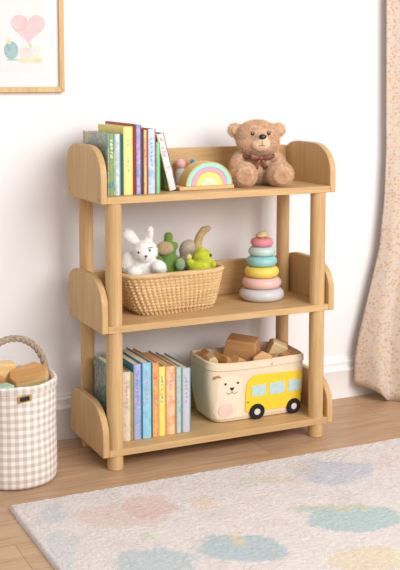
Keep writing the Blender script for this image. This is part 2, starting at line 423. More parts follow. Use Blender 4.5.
# bottom shelf
ZB = BZ[0]+BT+.0004; GB = 'picture books on the bottom shelf'
def bb(*a, **k): return book(*a, zb=ZB, group=GB, **k)
bb('picture book with dark green painted cover, behind the left front post, bottom shelf', .046, .0700, .066, .130, .224, A('green forest cover', [(40, 84, 90), (70, 130, 100), (150, 170, 130), (60, 110, 130), (190, 150, 140), (90, 100, 150)], 26, seed=11), A('green spine', [(60, 110, 90), (100, 150, 110)], 30, seed=12), letters=False)
bb('short peach-spined book with tan page tops beside the left post, bottom shelf', .0795, .1075, .056, .18, .203, plain('sage cover', (170, 180, 150), .4), A('peach spine', [(228, 200, 172), (232, 210, 190), (206, 190, 160), (190, 200, 180)], 30, seed=13), page=M_PAGE2, ink=(190, 140, 130))
bb('very thin mustard book on the bottom shelf left of lavender book', .1080, .1138, .056, .18, .200, plain('mustard cover', (206, 168, 80), .4), plain('mustard cover', (206, 168, 80), .4), letters=False)
bb('lavender and blue-spined book with dark teal cover edge, bottom shelf', .1143, .1400, .056, .19, .222, plain('ocean blue cover', (74, 140, 168), .4), A('lavender blue spine', [(150, 150, 210), (196, 176, 216), (134, 170, 214), (216, 190, 214)], 34, seed=14), ink=(120, 100, 170))
bb('light blue-spined book with pink lettering on the bottom shelf', .1410, .1720, .056, .195, .2225, plain('deep blue cover', (60, 120, 160), .4), A('sky spine', [(132, 196, 220), (156, 210, 228), (122, 186, 216)], 20, seed=15), ink=(196, 120, 190))
bb('slim red and orange-spined book on the bottom shelf', .1740, .1925, .056, .19, .2195, A('orange page cover', [(222, 170, 110), (230, 190, 130)], 20, seed=16), A('red orange spine', [(214, 96, 84), (240, 150, 90), (236, 190, 120), (206, 110, 110)], 36, seed=16), page=M_PAGE2, ink=(90, 150, 150))
bb('yellow-spined book with blue-green lettering on the bottom shelf', .1932, .2150, .056, .2, .2055, A('orange page cover', [(222, 170, 110), (230, 190, 130)], 20, seed=16), A('bright yellow spine', [(248, 222, 100), (250, 232, 130)], 30, seed=17), page=M_PAGE2, ink=(70, 160, 160))
bb('peach and orange-spined book right of the yellow book, bottom shelf', .2160, .2465, .056, .2, .2035, plain('apricot cover', (222, 160, 96), .4), A('peach orange spine', [(244, 190, 110), (240, 205, 170), (240, 160, 110), (246, 220, 190)], 26, seed=18), page=M_PAGE2, ink=(210, 120, 130))
bb('pale grey-green-spined book second from the right end of the bottom row', .2480, .2665, .056, .19, .1985, plain('grey teal cover', (130, 170, 168), .4), A('grey green spine', [(176, 200, 190), (206, 204, 200), (156, 190, 190)], 36, seed=19), ink=(150, 170, 190))
bb('grey-lilac-spined book with teal cover, at the right end of the bottom row', .2672, .2950, .056, .19, .1925, plain('teal edge cover', (96, 158, 158), .4), A('grey lilac spine', [(190, 196, 204), (206, 198, 214), (170, 200, 200)], 32, seed=20), ink=(130, 130, 170))

# ------------------------------------------------------------------ rainbow stacker
rb = thing('rainbow_stacker', 'pastel wooden rainbow arch toy standing on a flat wooden base', 'toy', (.3535, .060, ZT))
rb.scale = (.95, .97, .975)
M_RBW = wood('pale maple', (226, 190, 140), (214, 172, 118), 'X', .5)
MB().box((-.096, 0, 0), (.089, .062, .0115)).obj('base', M_RBW, rb, bevel=.002)
def arch(ro, ri, y0, y1, mat, mi_side=None, name='arch'):
    n = 40; poly = [(ro*math.cos(PI*i/n), ro*math.sin(PI*i/n)) for i in range(n+1)]
    if ri > 0: poly += [(ri*math.cos(PI*i/n), ri*math.sin(PI*i/n)) for i in range(n, -1, -1)]
    m = MB(); k = len(poly); zc = .0117; xc = .006
    # strips so that the concave outline is meshed correctly
    for yy in (y0, y1): pass
    h = n+1
    vs = [(xc+p[0], y0, zc+p[1]*.9) for p in poly]+[(xc+p[0], y1, zc+p[1]*.9) for p in poly]
    fs = []
    if ri > 0:
        for i in range(n):
            a, b = i, i+1; c_, d_ = k-1-(i+1), k-1-i
            fs += [(a, b, c_, d_), (k+a, k+d_, k+c_, k+b)]
    else: fs += [tuple(range(k)), tuple(range(2*k-1, k-1, -1))]
    fs += [(i, (i+1) % k, k+(i+1) % k, k+i) for i in range(k)]
    m.add(vs, fs); return m.obj(name, mat, rb, bevel=.0012)
sc = .0795
for ro, ri, c, nm in ((sc, .0762, (224, 182, 110), 'sand arch'), (.0759, .0612, (166, 219, 203), 'mint arch'), (.0609, .0457, (222, 164, 184), 'pink arch'),
                      (.0454, .0302, (244, 228, 122), 'yellow arch'), (.0299, 0, (216, 226, 186), 'pale green arch')):
    o = arch(ro, ri, .004, .056, plain(nm, c, .55, .25, .03)); o['label'] = nm
# small toys behind the rainbow
pg = thing('peg_doll', 'small pink-capped wooden peg figure behind the rainbow arch toy', 'toy', (.3450, .2360, ZT))
MB().lathe([(0, 0), (.014, 0), (.0155, .004), (.0155, .035), (.012, .046), (.008, .05), (0, .05)], 24).obj('body', plain('pale grey paint', (206, 206, 210), .5), pg)
MB().lathe([(0, .05), (.012, .051), (.0150, .057), (.0155, .064), (.012, .072), (.006, .0765), (0, .077)], 24).obj('cap', plain('dusty pink paint', (226, 172, 172), .5), pg)
bd = thing('toy_snail', 'small blue bead on a wooden peg peeking over the rainbow arch', 'toy', (.3850, .2350, ZT))
MB().lathe([(0, 0), (.012, 0), (.012, .01), (.006, .016), (.006, .062), (0, .062)], 20).obj('peg', M_RBW, bd)
MB().ell((0, 0, .0685), .0085).obj('bead', plain('blue bead', (92, 160, 190), .4), bd)
MB().ell((-.003, -.0075, .071), .0022, nu=10, nv=6).obj('bead_hole', plain('dark hole', (40, 60, 80), .6), bd)
bd.name = 'bead_peg'

# ------------------------------------------------------------------ plush builder
def plush_mesh(shapes, voxel=.0028, smooth=6):
    """shapes: ('e',centre,radii,rot) or ('t',points,radii) melted into one skin; returns numpy verts, tris, normals"""
    m = MB()
    for s in shapes:
        if s[0] == 'e': m.ell(s[1], s[2], s[3] if len(s) > 3 else None)
        else:
            pts = [Vector(p) for p in s[1]]
            m.tube(pts, s[2], 14)
            for p, r in ((pts[0], s[2][0]), (pts[-1], s[2][-1])): m.ell(p, r, nu=16, nv=10)
    o = m.obj('tmp_skin', [], None, smooth=False)
    r = o.modifiers.new('r', 'REMESH'); r.mode = 'VOXEL'; r.voxel_size = voxel
    q = o.modifiers.new('s', 'SMOOTH'); q.iterations = smooth; q.factor = .5
    dg = bpy.context.evaluated_depsgraph_get(); dg.update()
    ev = o.evaluated_get(dg); me = ev.to_mesh(); me.calc_loop_triangles()
    v = np.empty(len(me.vertices)*3, np.float32); me.vertices.foreach_get('co', v); v = v.reshape(-1, 3)
    tr = np.empty(len(me.loop_triangles)*3, np.int32); me.loop_triangles.foreach_get('vertices', tr); tr = tr.reshape(-1, 3)
    ev.to_mesh_clear(); d = o.data; bpy.data.objects.remove(o); bpy.data.meshes.remove(d)
    return v, tr
def fur_obj(name, shapes, mat, parent, count=6000, length=.004, width=.0009, voxel=.0028, smooth=6, lay=.5, skip=None):
    v, tr = plush_mesh(shapes, voxel, smooth)
    a, b, c = v[tr[:, 0]], v[tr[:, 1]], v[tr[:, 2]]
    nr = np.cross(b-a, c-a); ar = np.linalg.norm(nr, axis=1)+1e-12; nr /= ar[:, None]
    cen = (a+b+c)/3
    k = RNG.choice(len(tr), count, p=ar/ar.sum())
    w = RNG.dirichlet((1, 1, 1), count)
    p = a[k]*w[:, :1]+b[k]*w[:, 1:2]+c[k]*w[:, 2:]; n = nr[k]
    if skip is not None:
        keep = ~skip(p); p, n = p[keep], n[keep]
    cnt = len(p)
    d = n + RNG.normal(0, lay, (cnt, 3)) + np.array([0, 0, -.35]); d /= np.linalg.norm(d, axis=1)[:, None]
    d = d + .35*n; d /= np.linalg.norm(d, axis=1)[:, None]
    L = length*RNG.uniform(.6, 1.25, cnt)[:, None]
    side = np.cross(d, RNG.normal(0, 1, (cnt, 3))); side /= np.linalg.norm(side, axis=1)[:, None]+1e-9
    q0 = p-side*width/2-n*.0006; q1 = p+side*width/2-n*.0006; q2 = p+d*L
    tri = np.stack([q0, q1, q2], 1).reshape(-1, 3)
    V = np.concatenate([v, tri]); F = tr.tolist()+(len(v)+np.arange(cnt*3).reshape(-1, 3)).tolist()
    me = bpy.data.meshes.new(name); me.from_pydata(V.tolist(), [], F); me.materials.append(mat)
    sm = [True]*len(tr)+[False]*cnt; me.polygons.foreach_set('use_smooth', sm)
    o = bpy.data.objects.new(name, me); COL.objects.link(o); o.parent = parent
    return o
def fur_mat(name, c, var=.09, scale=90):
    t = NT(name, .95, .05); v = t.coord(); nz = t.noise(v, scale, 4, .7)
    lo = tuple(x*(1-var*1.3) for x in c); hi = tuple(min(255, x*(1+var)) for x in c)
    t.col(t.ramp(nz.outputs[0], [(.3, lo), (.7, hi)])); t.bump(nz.outputs[0], .25, .002)
    t.b.inputs['Sheen Weight'].default_value = .25; t.b.inputs['Sheen Roughness'].default_value = .6
    return t.m

# ------------------------------------------------------------------ teddy bear
M_TED = fur_mat('tan teddy fur', (228, 193, 160), .05, 60); M_MUZ = fur_mat('light tan muzzle fur', (238, 209, 178), .04); M_PAD = fur_mat('foot pad plush', (224, 187, 153), .04)
M_BLACK = plain('glossy black plastic', (32, 24, 22), .2, .6); M_EYE = plain('dark brown glass eye', (46, 32, 28), .15, .7)
ted = thing('teddy_bear', 'tan plush teddy bear with brown ribbon bow sitting on the top shelf', 'teddy bear', (.559, .145, ZT), -.30)
ted.scale = (1.04, 1.02, .99)
sh = [('e', (0, 0, .058), (.049, .044, .056)), ('e', (0, -.006, .040), (.053, .046, .040)),
      ('e', (0, -.004, .146), (.0625, .055, .049)), ('e', (0, -.014, .131), (.061, .049, .043))]
for s in (-1, 1):
    sh += [('e', (s*.0635, .006, .166), (.0215, .012, .0215)),
           ('t', [(s*.040, -.004, .094), (s*.058, -.014, .072), (s*.066, -.034, .048)], [.018, .0195, .0185]),
           ('t', [(s*.038, -.012, .030), (s*.050, -.055, .033), (s*.0530, -.080, .0365)], [.030, .033, .0355])]
fur_obj('body', sh, M_TED, ted, 46000, .0075, .0009, lay=.38, skip=lambda p: (p[:, 1] < -.045) & (np.abs(p[:, 0]) < .02) & (p[:, 2] > .115) & (p[:, 2] < .148))
fur_obj('muzzle', [('e', (0, -.056, .1270), (.0275, .021, .0215)), ('e', (0, -.064, .138), (.018, .016, .016))], M_MUZ, ted, 3500, .0026, .0008, .002, 3)
MB().ell((0, -.0805, .1500), (.0112, .0072, .0080), R3(-.3)).obj('nose', M_BLACK, ted)
MB().tube([(-.009, -.0765, .1245), (-.005, -.0785, .1228), (0, -.0795, .1236), (.005, -.0785, .1228), (.009, -.0765, .1245)], .0009, 6).tube([(0, -.0795, .1236), (0, -.0815, .138)], .0007, 6).obj('mouth', plain('brown stitch', (120, 84, 66), .8), ted)
for s in (-1, 1):
    e = MB().ell((s*.0235, -.0545, .1585), (.0056, .004, .006)).obj('eye', M_EYE, ted)
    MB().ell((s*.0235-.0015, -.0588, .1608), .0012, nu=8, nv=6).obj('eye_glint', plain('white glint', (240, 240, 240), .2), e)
    fur_obj('foot_pad', [('e', (s*.0535, -.1105, .0370), (.0265, .0055, .0275))], M_PAD, ted, 3500, .0045, .0008, .002, 3)
    fur_obj('inner_ear', [('e', (s*.0640, -.006, .166), (.0130, .003, .0130))], M_PAD, ted, 600, .002, .0007, .002, 3)
M_BOW = plain('brown satin ribbon', (134, 84, 66), .4, .4, .08, 60)
bow = MB().ell((0, -.0590, .0850), (.0068, .005, .0065)).obj('bow', M_BOW, ted); bow['label'] = 'brown satin ribbon bow'
for s in (-1, 1):
    m = MB()
    loop = []
    n = 20
    for i in range(n+1):
        a = 2*PI*i/n; r = (1-math.cos(a))/2
        loop.append((s*(.003+.0270*r), -.0590-.003*math.sin(a)*1.4, .0850+.0035*r+.0003))
    vs, fs = [], []
    for i, p in enumerate(loop):
        hw = .0035+.0075*(1-math.cos(2*PI*i/n))/2
        vs += [(p[0], p[1], p[2]-hw), (p[0], p[1], p[2]+hw)]
    fs = [(2*i, 2*i+2, 2*i+3, 2*i+1) for i in range(n)]
    m.add(vs, fs); l_ = m.obj('bow_loop', M_BOW, bow); so = l_.modifiers.new('t', 'SOLIDIFY'); so.thickness = .0014
    m = MB()
    pa = [(s*.002, -.0595, .0825), (s*.008, -.058, .0715), (s*.0125, -.055, .0605), (s*.0165, -.0525, .051)]
    vs = []
    for i, p in enumerate(pa):
        hw = .003+.0018*i; vs += [(p[0]-hw, p[1], p[2]-s*hw*.25), (p[0]+hw, p[1], p[2]+s*hw*.25)]
    m.add(vs, [(2*i, 2*i+1, 2*i+3, 2*i+2) for i in range(3)]); l_ = m.obj('bow_tail', M_BOW, bow); so = l_.modifiers.new('t', 'SOLIDIFY'); so.thickness = .0014
MB().tube([(.047*math.cos(a), -.006+.049*math.sin(a), .0900+.005*math.sin(a)) for a in np.linspace(0, 2*PI, 36, endpoint=False)], .0055, 8, closed=True).obj('ribbon', M_BOW, bow)

# ------------------------------------------------------------------ ring stacker
ZM = BZ[1]+BT+.0004
rs = thing('ring_stacker', 'pastel stacking ring tower tapering to a small wooden knob', 'toy', (.5815, .152, ZM))
z = 0
for nm, rad, h, c in (('grey ring', .0695, .0375, (206, 205, 206)), ('pink ring', .0612, .0335, (232, 190, 180)), ('yellow ring', .0538, .0340, (238, 212, 98)),
                      ('teal ring', .0475, .0315, (150, 203, 204)), ('pale aqua ring', .0418, .0290, (194, 214, 210)), ('rose ring', .0352, .0265, (226, 138, 148))):
    hz = h/2; hr = hz*1.05
    pr = [(.008, z+.002)]+[(rad-hr+hr*math.cos(a), z+hz+hz*math.sin(a)) for a in np.linspace(-PI/2, PI/2, 17)]+[(.008, z+h-.002), (.008, z+.002)]
    o = MB().lathe(pr, 48).obj('ring', plain(nm+' paint', c, .38, .4, .015), rs); o['label'] = nm; z += h
MB().lathe([(0, .001), (.0075, .001), (.0075, z+.004), (0, z+.004)], 16).obj('peg', M_RBW, rs)
m = MB().ell((0, 0, z+.0085), (.0205, .018, .0090), R3(0, -.10, 0)).ell((.003, -.002, z+.0145), (.0130, .011, .0065))
m.obj('knob', plain('natural knob wood', (206, 184, 140), .5), rs)

# ------------------------------------------------------------------ wicker basket
M_RATTAN = wood('rattan strand', (230, 199, 152), (208, 171, 122), 'X', .5, 3)
wk = thing('wicker_basket', 'woven rattan basket holding plush toys on the middle shelf', 'basket', (.2585, .150, ZM), .05)
HW = .121
def rr(th, hx, hy, e=.42):
    c_, s_ = math.cos(th), math.sin(th)
    return (hx*math.copysign(abs(c_)**e, c_), hy*math.copysign(abs(s_)**e, s_))
# evenly spaced samples around the rounded rectangle
def ring_samples(n, hx, hy, e=.42):
    th = np.linspace(0, 2*PI, 2001); P_ = np.array([rr(a, hx, hy, e) for a in th])
    d = np.r_[0, np.cumsum(np.linalg.norm(np.diff(P_, axis=0), axis=1))]
    u = np.linspace(0, d[-1], n, endpoint=False)
    return np.stack([np.interp(u, d, P_[:, 0]), np.interp(u, d, P_[:, 1])], -1)
def dims(f):   # f 0 bottom .. 1 rim
    g = f**.75
    return .119+.040*g, .066+.022*g
def ox(f): return .012*(1-f**.75)
NS = 110; ROWS = 13; K = 4
stk = [[] for _ in range(NS)]
wv = MB()
for r_ in range(ROWS):
    f = (r_+.5)/ROWS; hx, hy = dims(f)
    if r_ == 0: hx -= .006; hy -= .006
    S = ring_samples(NS*K, hx, hy)
    nrm = np.roll(S, -1, 0)-np.roll(S, 1, 0); nrm = np.stack([nrm[:, 1], -nrm[:, 0]], -1); nrm /= np.linalg.norm(nrm, axis=1)[:, None]
    ph = np.arange(NS*K)/K*PI + .35*r_
    off = .0034*np.cos(ph)
    zz = f*HW*.96+.0012*np.sin(ph)
    pts = [(S[i, 0]+ox(f)+nrm[i, 0]*off[i], S[i, 1]+nrm[i, 1]*off[i], .004+zz[i]+.0006*math.sin(i*1.7)) for i in range(NS*K)]
    wv.tube(pts, .0049, 7, closed=True)
for i in range(0, NS, 2):
    pts = []
    for j in range(9):
        f = j/8; hx, hy = dims(f); S = ring_samples(NS, hx+.0015, hy+.0015)
        pts.append((S[i, 0]+ox(f), S[i, 1], .003+f*HW*.97))
    wv.tube(pts, .0030, 6)
wv.obj('woven_body', M_RATTAN, wk)
hx, hy = dims(1.0); rm = MB(); N_ = 900; S = ring_samples(N_, hx+.001, hy+.001)
for k in range(3):
    pts = []
    for i in range(N_):
        a = 2*PI*i/N_*75 + k*2*PI/3; nx_, ny_ = S[i]/np.linalg.norm(S[i])
        pts.append((S[i, 0]+nx_*.004*math.cos(a), S[i, 1]+ny_*.004*math.cos(a), HW-.001+.0036*math.sin(a)))
    rm.tube(pts, .0042, 7, closed=True)
rm.obj('rim', M_RATTAN, wk)
S = ring_samples(60, .124, .065)
MB().prism([tuple(p) for p in S], lambda x, y: (x*.94+.012, y, 0), lambda x, y: (x*.94+.012, y, .006)).obj('base', M_RATTAN, wk, smooth=False)
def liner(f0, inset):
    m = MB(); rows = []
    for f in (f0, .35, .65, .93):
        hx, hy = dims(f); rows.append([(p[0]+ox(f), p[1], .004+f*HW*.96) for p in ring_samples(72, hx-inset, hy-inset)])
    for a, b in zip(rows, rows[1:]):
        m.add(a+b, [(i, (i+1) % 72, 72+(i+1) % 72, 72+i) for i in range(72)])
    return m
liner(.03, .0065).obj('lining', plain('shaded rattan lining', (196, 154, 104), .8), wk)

# plush animals standing in the basket (bases rest on the basket floor)
ZF = ZM+.0065
GP = None
rab = thing('plush_rabbit', 'white plush rabbit with upright ears in the wicker basket', 'plush toy', (.192, .150, ZF), -.42)
rab.scale = (1.13,)*3
M_WHITE = fur_mat('white plush', (250, 247, 244), .02)
sh = [('e', (0, .005, .055), (.044, .034, .055)), ('e', (0, 0, .105), (.038, .03, .035)), ('e', (-.040, .008, .118), (.024, .02, .032)), ('e', (0, -.006, .152), (.0315, .029, .0285)), ('e', (.002, -.027, .143), (.018, .014, .0145)),
      ('t', [(-.020, .004, .170), (-.036, .006, .185), (-.045, .004, .194)], [.010, .0155, .0165]),
      ('t', [(.006, .004, .172), (.010, .006, .194), (.012, .004, .209)], [.009, .0110, .0088]),
      ('t', [(.034, -.002, .112), (.040, -.024, .110), (.034, -.038, .118)], [.015, .0155, .016]), ('t', [(-.030, -.004, .100), (-.028, -.028, .100)], [.015, .016])]
fur_obj('body', sh, M_WHITE, rab, 14000, .0042, .0009)
MB().ell((-.0165, -.0325, .1535), (.0026, .0022, .003), nu=12, nv=8).obj('eye', M_BLACK, rab)
MB().ell((.0125, -.0335, .1590), (.0026, .0022, .003), nu=12, nv=8).obj('eye', M_BLACK, rab)
MB().tube([(.0085, -.0345, .1650), (.0145, -.0335, .1665), (.0195, -.0305, .1655)], .0010, 6).obj('brow', M_BLACK, rab)
MB().ell((.003, -.0425, .1455), (.0034, .002, .0028), nu=12, nv=8).tube([(.003, -.0425, .1445), (.002, -.0425, .137)], .0009, 6).obj('nose', plain('dark grey stitch', (70, 62, 60), .6), rab)
MB().ell((.0120, -.006, .196), (.0055, .0025, .011), nu=14, nv=8).obj('inner_ear', plain('soft pink felt', (234, 220, 214), .9), rab)

gr = thing('plush_turtle', 'dark green plush toy with tan round face, behind the white rabbit in the basket', 'plush toy', (.2790, .182, ZF), -.42)
M_GREEN = fur_mat('forest green plush', (116, 150, 70), .1); M_TANF = fur_mat('tan felt face', (186, 164, 128), .06)
sh = [('e', (0, 0, .06), (.036, .034, .06)), ('e', (.004, 0, .115), (.034, .030, .042)), ('e', (-.004, .002, .160), (.027, .024, .026)),
      ('t', [(-.001, .002, .175), (.001, .002, .198), (.001, .002, .205)], [.0125, .0125, .0128]), ('e', (.020, .004, .176), (.010, .010, .012)),
      ('t', [(-.028, -.01, .135), (-.037, -.018, .152)], [.012, .011])]
fur_obj('body', sh, M_GREEN, gr, 9000, .003, .0009)
fur_obj('face', [('e', (-.010, -.021, .172), (.027, .014, .0205), R3(0, -.1, 0))], M_TANF, gr, 1500, .0016, .0008, .002, 3)
for s in (-1, 1): MB().ell((-.010+s*.008, -.0358, .178), .0014, nu=10, nv=6).obj('eye', plain('dim brown bead', (120, 96, 70), .5), gr)
fur_obj('paw', [('e', (.036, -.038, .127), (.0145, .010, .019))], fur_mat('sage green plush', (150, 176, 132), .06), gr, 800, .002, .0008, .002, 3)
gr.name = 'plush_dinosaur'

tn = thing('plush_giraffe', 'tan plush animal with long raised neck at the rear of the wicker basket', 'plush toy', (.362, .196, ZF), -.42)
M_TANP = fur_mat('greyish tan plush', (190, 174, 156), .05); M_NECK = fur_mat('caramel plush', (196, 166, 118), .07)
sh = [('e', (-.004, 0, .05), (.036, .03, .05)), ('e', (-.010, 0, .11), (.032, .027, .05)), ('e', (-.010, -.004, .160), (.026, .022, .030), R3(0, .5, 0))]
fur_obj('body', sh, M_TANP, tn, 5000, .0026, .0009)
sh = [('t', [(.012, -.004, .12), (.015, -.004, .162), (.020, -.002, .184), (.028, 0, .204), (.040, 0, .217)], [.017, .0155, .0125, .0115, .011]),
      ('t', [(.036, 0, .216), (.051, -.002, .2225)], [.0115, .0088])]
fur_obj('neck_and_head', sh, M_NECK, tn, 3000, .0022, .0008)

fr = thing('plush_lizard', 'lime green plush toy at the right end of the wicker basket', 'plush toy', (.361, .130, ZF), -.35)
M_LIME = fur_mat('lime plush', (200, 208, 58), .08)
sh = [('e', (0, 0, .055), (.038, .033, .055)), ('e', (0, -.002, .110), (.036, .032, .036)), ('e', (.006, -.004, .146), (.027, .025, .024)), ('e', (.004, -.004, .162), (.014, .014, .013)),
      ('t', [(-.024, -.01, .115), (-.034, -.016, .136)], [.012, .010]), ('t', [(.026, -.008, .11), (.036, -.016, .126)], [.011, .0105])]
fur_obj('body', sh, M_LIME, fr, 8000, .0034, .0009)
fur_obj('hand', [('e', (-.036, -.020, .148), (.0085, .007, .011))], fur_mat('pale yellow plush', (214, 206, 130), .05), fr, 400, .0018, .0008, .002, 2)
e = MB().ell((.0285, -.0180, .1525), (.0048, .0040, .0052), nu=14, nv=8).obj('eye', plain('grey plush eye', (112, 112, 104), .3), fr)
MB().ell((.0295, -.0212, .1525), (.0024, .0016, .0026), nu=10, nv=6).obj('pupil', M_BLACK, e)

# ------------------------------------------------------------------ canvas storage bin
M_CANVAS = plain('natural canvas', (229, 212, 186), .9, .1, .03, 260, .25)
cb = thing('storage_bin', 'cream canvas storage bin with a bear face and yellow bus on its front', 'bin', (0, 0, 0))
def sec(f):
    """centre, half sizes and corner exponent of the bin at height fraction f"""
    fl = math.sin(min(1, f*1.25+.0)*PI/2)**.8
    xl = .386-.021*fl; xr = .692+.009*fl; yf = .080-.007*f; yb = .225+.012*fl
    return xl, xr, yf, yb
BH = .184
def bin_ring(f, inset=0, n=96, z=None):
    xl, xr, yf, yb = sec(f); cx_, cy_ = (xl+xr)/2, (yf+yb)/2
    S = ring_samples(n, (xr-xl)/2-inset, (yb-yf)/2-inset, .30)
    out = []
    for p in S:
        x, y = cx_+p[0], cy_+p[1]
        hump = 0
        if f > .6:
            w_ = (f-.6)/.4
            ex_ = min(1, max(0, (y-yf)/(yb-yf)))
            lx = abs((x-cx_)/((xr-xl)/2))
            hump = w_*(.008*ex_+(.006 if x < cx_ else -.007)*lx**4 - .005*math.sin((x-.33)*9))
        out.append((x, y, (z if z is not None else ZB+f*BH)+hump))
    return out
m = MB(); rows = []
fs_list = [0.0, .03, .08, .16, .26, .38, .5, .62, .74, .86, .94, 1.0]
rows.append(bin_ring(0, .014, z=ZB)); rows.append(bin_ring(.0, .004, z=ZB+.003))
for f in fs_list[2:]: rows.append(bin_ring(f))
rows.append([(p[0], p[1], p[2]+.002) for p in bin_ring(1.0, .002)])
for f in (1.0, .9, .84, .78): rows.append(bin_ring(f, .0055))
n = 96
for a, b in zip(rows, rows[1:]): m.add(a+b, [(i, (i+1) % n, n+(i+1) % n, n+i) for i in range(n)])
m.add(rows[0], [tuple(range(n))]); m.add(rows[-1], [tuple(range(n))])
m.obj('bin_body', M_CANVAS, cb)
m = MB(); a = bin_ring(1.0, -.0018); b = bin_ring(.9, -.0025); b2 = bin_ring(.885, -.0010); a2 = [(p[0], p[1], p[2]+.004) for p in bin_ring(1.0, .003)]
for p, q in ((b2, b), (b, a), (a, a2)): m.add(p+q, [(i, (i+1) % n, n+(i+1) % n, n+i) for i in range(n)])
m.obj('rim_band', M_CANVAS, cb)
def yfront(x, z):
    f = min(1, max(0, (z-ZB)/BH)); xl, xr, yf, yb = sec(f); cx_, hx_ = (xl+xr)/2, (xr-xl)/2; hy_ = (yb-yf)/2
    u = min(.999, abs(x-cx_)/hx_); # same superellipse as the wall
    e = .30; s_ = (1-u**(2/e))**(e/2)
    return (yf+yb)/2 - hy_*s_
def applique(name, poly, mat, parent, d0=.0004, d1=.003, sub=True):
    if name.startswith(('bus', 'hub')): poly = [(.4865+(p[0]-.4865)*1.065, p[1]-.003) for p in poly]
    """flat shape sewn on the bin's front face; grid-filled so that it follows the cloth"""
    poly = [Vector((p[0], p[1])) for p in poly]
    bm = bmesh.new(); vs_ = [bm.verts.new((p.x, 0, p.y)) for p in poly]; bm.faces.new(vs_)
    bmesh.ops.triangulate(bm, faces=bm.faces[:])
    for _ in range(3):
        long = [e for e in bm.edges if e.calc_length() > .012]
        if long: bmesh.ops.subdivide_edges(bm, edges=long, cuts=1); bmesh.ops.triangulate(bm, faces=[f for f in bm.faces if len(f.verts) > 3])
    r = bmesh.ops.extrude_face_region(bm, geom=bm.faces[:])
    top = [g for g in r['geom'] if isinstance(g, bmesh.types.BMVert)]
    ts = set(top)
    for v_ in bm.verts: v_.co.y = yfront(v_.co.x, v_.co.z) - (d1 if v_ in ts else d0)
    bmesh.ops.recalc_face_normals(bm, faces=bm.faces[:])
    me = bpy.data.meshes.new(name); bm.to_mesh(me); bm.free(); me.materials.append(mat)
    o = bpy.data.objects.new(name, me); COL.objects.link(o); o.parent = parent; return o
def circ(cx_, cz_, r, n=24, rx=None):
    rx = rx or r; return [(cx_+rx*math.cos(2*PI*i/n), cz_+r*math.sin(2*PI*i/n)) for i in range(n)]
def rrect(x0, z0, x1, z1, r, n=6):
    out = []
    for cx_, cz_, a0 in ((x1-r, z0+r, -PI/2), (x1-r, z1-r, 0), (x0+r, z1-r, PI/2), (x0+r, z0+r, PI)):
        for i in range(n+1):
            a = a0+PI/2*i/n; out.append((cx_+r*math.cos(a), cz_+r*math.sin(a)))
    return out
M_BUS = plain('yellow felt', (246, 206, 62), .85, .1, .03, 200, .2)
bus_poly = [(.492, .090), (.4865, .098), (.487, .150), (.490, .180)] + [(.524+.034*math.cos(a), .170+.034*math.sin(a)) for a in np.linspace(PI*.93, PI/2, 8)] + \
           [(.655+.026*math.cos(a), .174+.026*math.sin(a)) for a in np.linspace(PI/2, 0, 8)] + [(.6815, .1), (.679, .091), (.672, .0885), (.50, .0885)]
bus = applique('bus_patch', bus_poly, M_BUS, cb); bus['label'] = 'yellow felt bus'
M_WIN = plain('pale blue felt', (186, 213, 214), .8, .1, .03, 120)
for x0_, x1_, z0_, z1_ in ((.5055, .5505, .138, .172), (.5625, .6135, .137, .1735), (.6255, .6715, .137, .1735)):
    applique('bus_window', rrect(x0_, z0_, x1_, z1_, .003, 3), M_WIN, bus, .003, .0042)
M_TYRE = plain('black felt', (44, 42, 44), .85, .1); M_HUB = plain('light grey felt', (216, 208, 206), .8, .1)
for x_ in (.5235, .6455):
    wh = applique('bus_wheel', circ(x_, .0885, .0245), M_TYRE, bus, .003, .0062)
    applique('hub', circ(x_, .0885, .0098, 18), M_HUB, bus, .0062, .0074)
for x_, z_ in ((.494, .1215), (.6755, .1215)):
    applique('bus_stud', circ(x_, z_, .0022, 10), M_TYRE, bus, .003, .0042)
M_BEAR = plain('white bear felt', (236, 221, 198), .9, .1, .02, 200)
bear = applique('bear_patch', [(.395, .075), (.384, .10), (.389, .125), (.398, .145), (.393, .165), (.396, .190), (.408, .204), (.432, .209), (.456, .205), (.474, .193), (.478, .170), (.472, .150), (.480, .125), (.483, .095), (.476, .076)], M_BEAR, cb, .0002, .0007)
bear['label'] = 'white bear applique'
M_DK = plain('black thread', (44, 38, 38), .7)
for x_ in (.4185, .4600): applique('bear_eye', circ(x_, .184, .0036, 12), M_DK, bear, .0012, .002)
applique('bear_nose', [(.4325, .171), (.4485, .171), (.4445, .1645), (.4405, .1615), (.4365, .1645)], M_DK, bear, .0012, .0022)
ms = MB(); 
def st(p): return (p[0], yfront(p[0], p[1])-.0016, p[1])
ms.tube([st(p) for p in ((.4225, .157), (.428, .1525), (.435, .152), (.4405, .157), (.446, .152), (.453, .1525), (.458, .157))], .0007, 6).tube([st(p) for p in ((.4405, .157), (.4405, .163))], .0007, 6)
ms.obj('bear_mouth', M_DK, bear)
M_EARP = plain('brown felt ear', (176, 128, 96), .85, .1)
applique('bear_ear', [(.378, .2015), (.382, .210), (.394, .2125), (.404, .208), (.402, .2045), (.392, .2055), (.386, .2005)], M_EARP, bear, .0012, .002)
M_TUM = plain('blush felt', (234, 204, 190), .9, .1)
applique('bear_tummy', circ(.4225, .1015, .0205, 20, .024), M_TUM, bear, .0012, .0022)

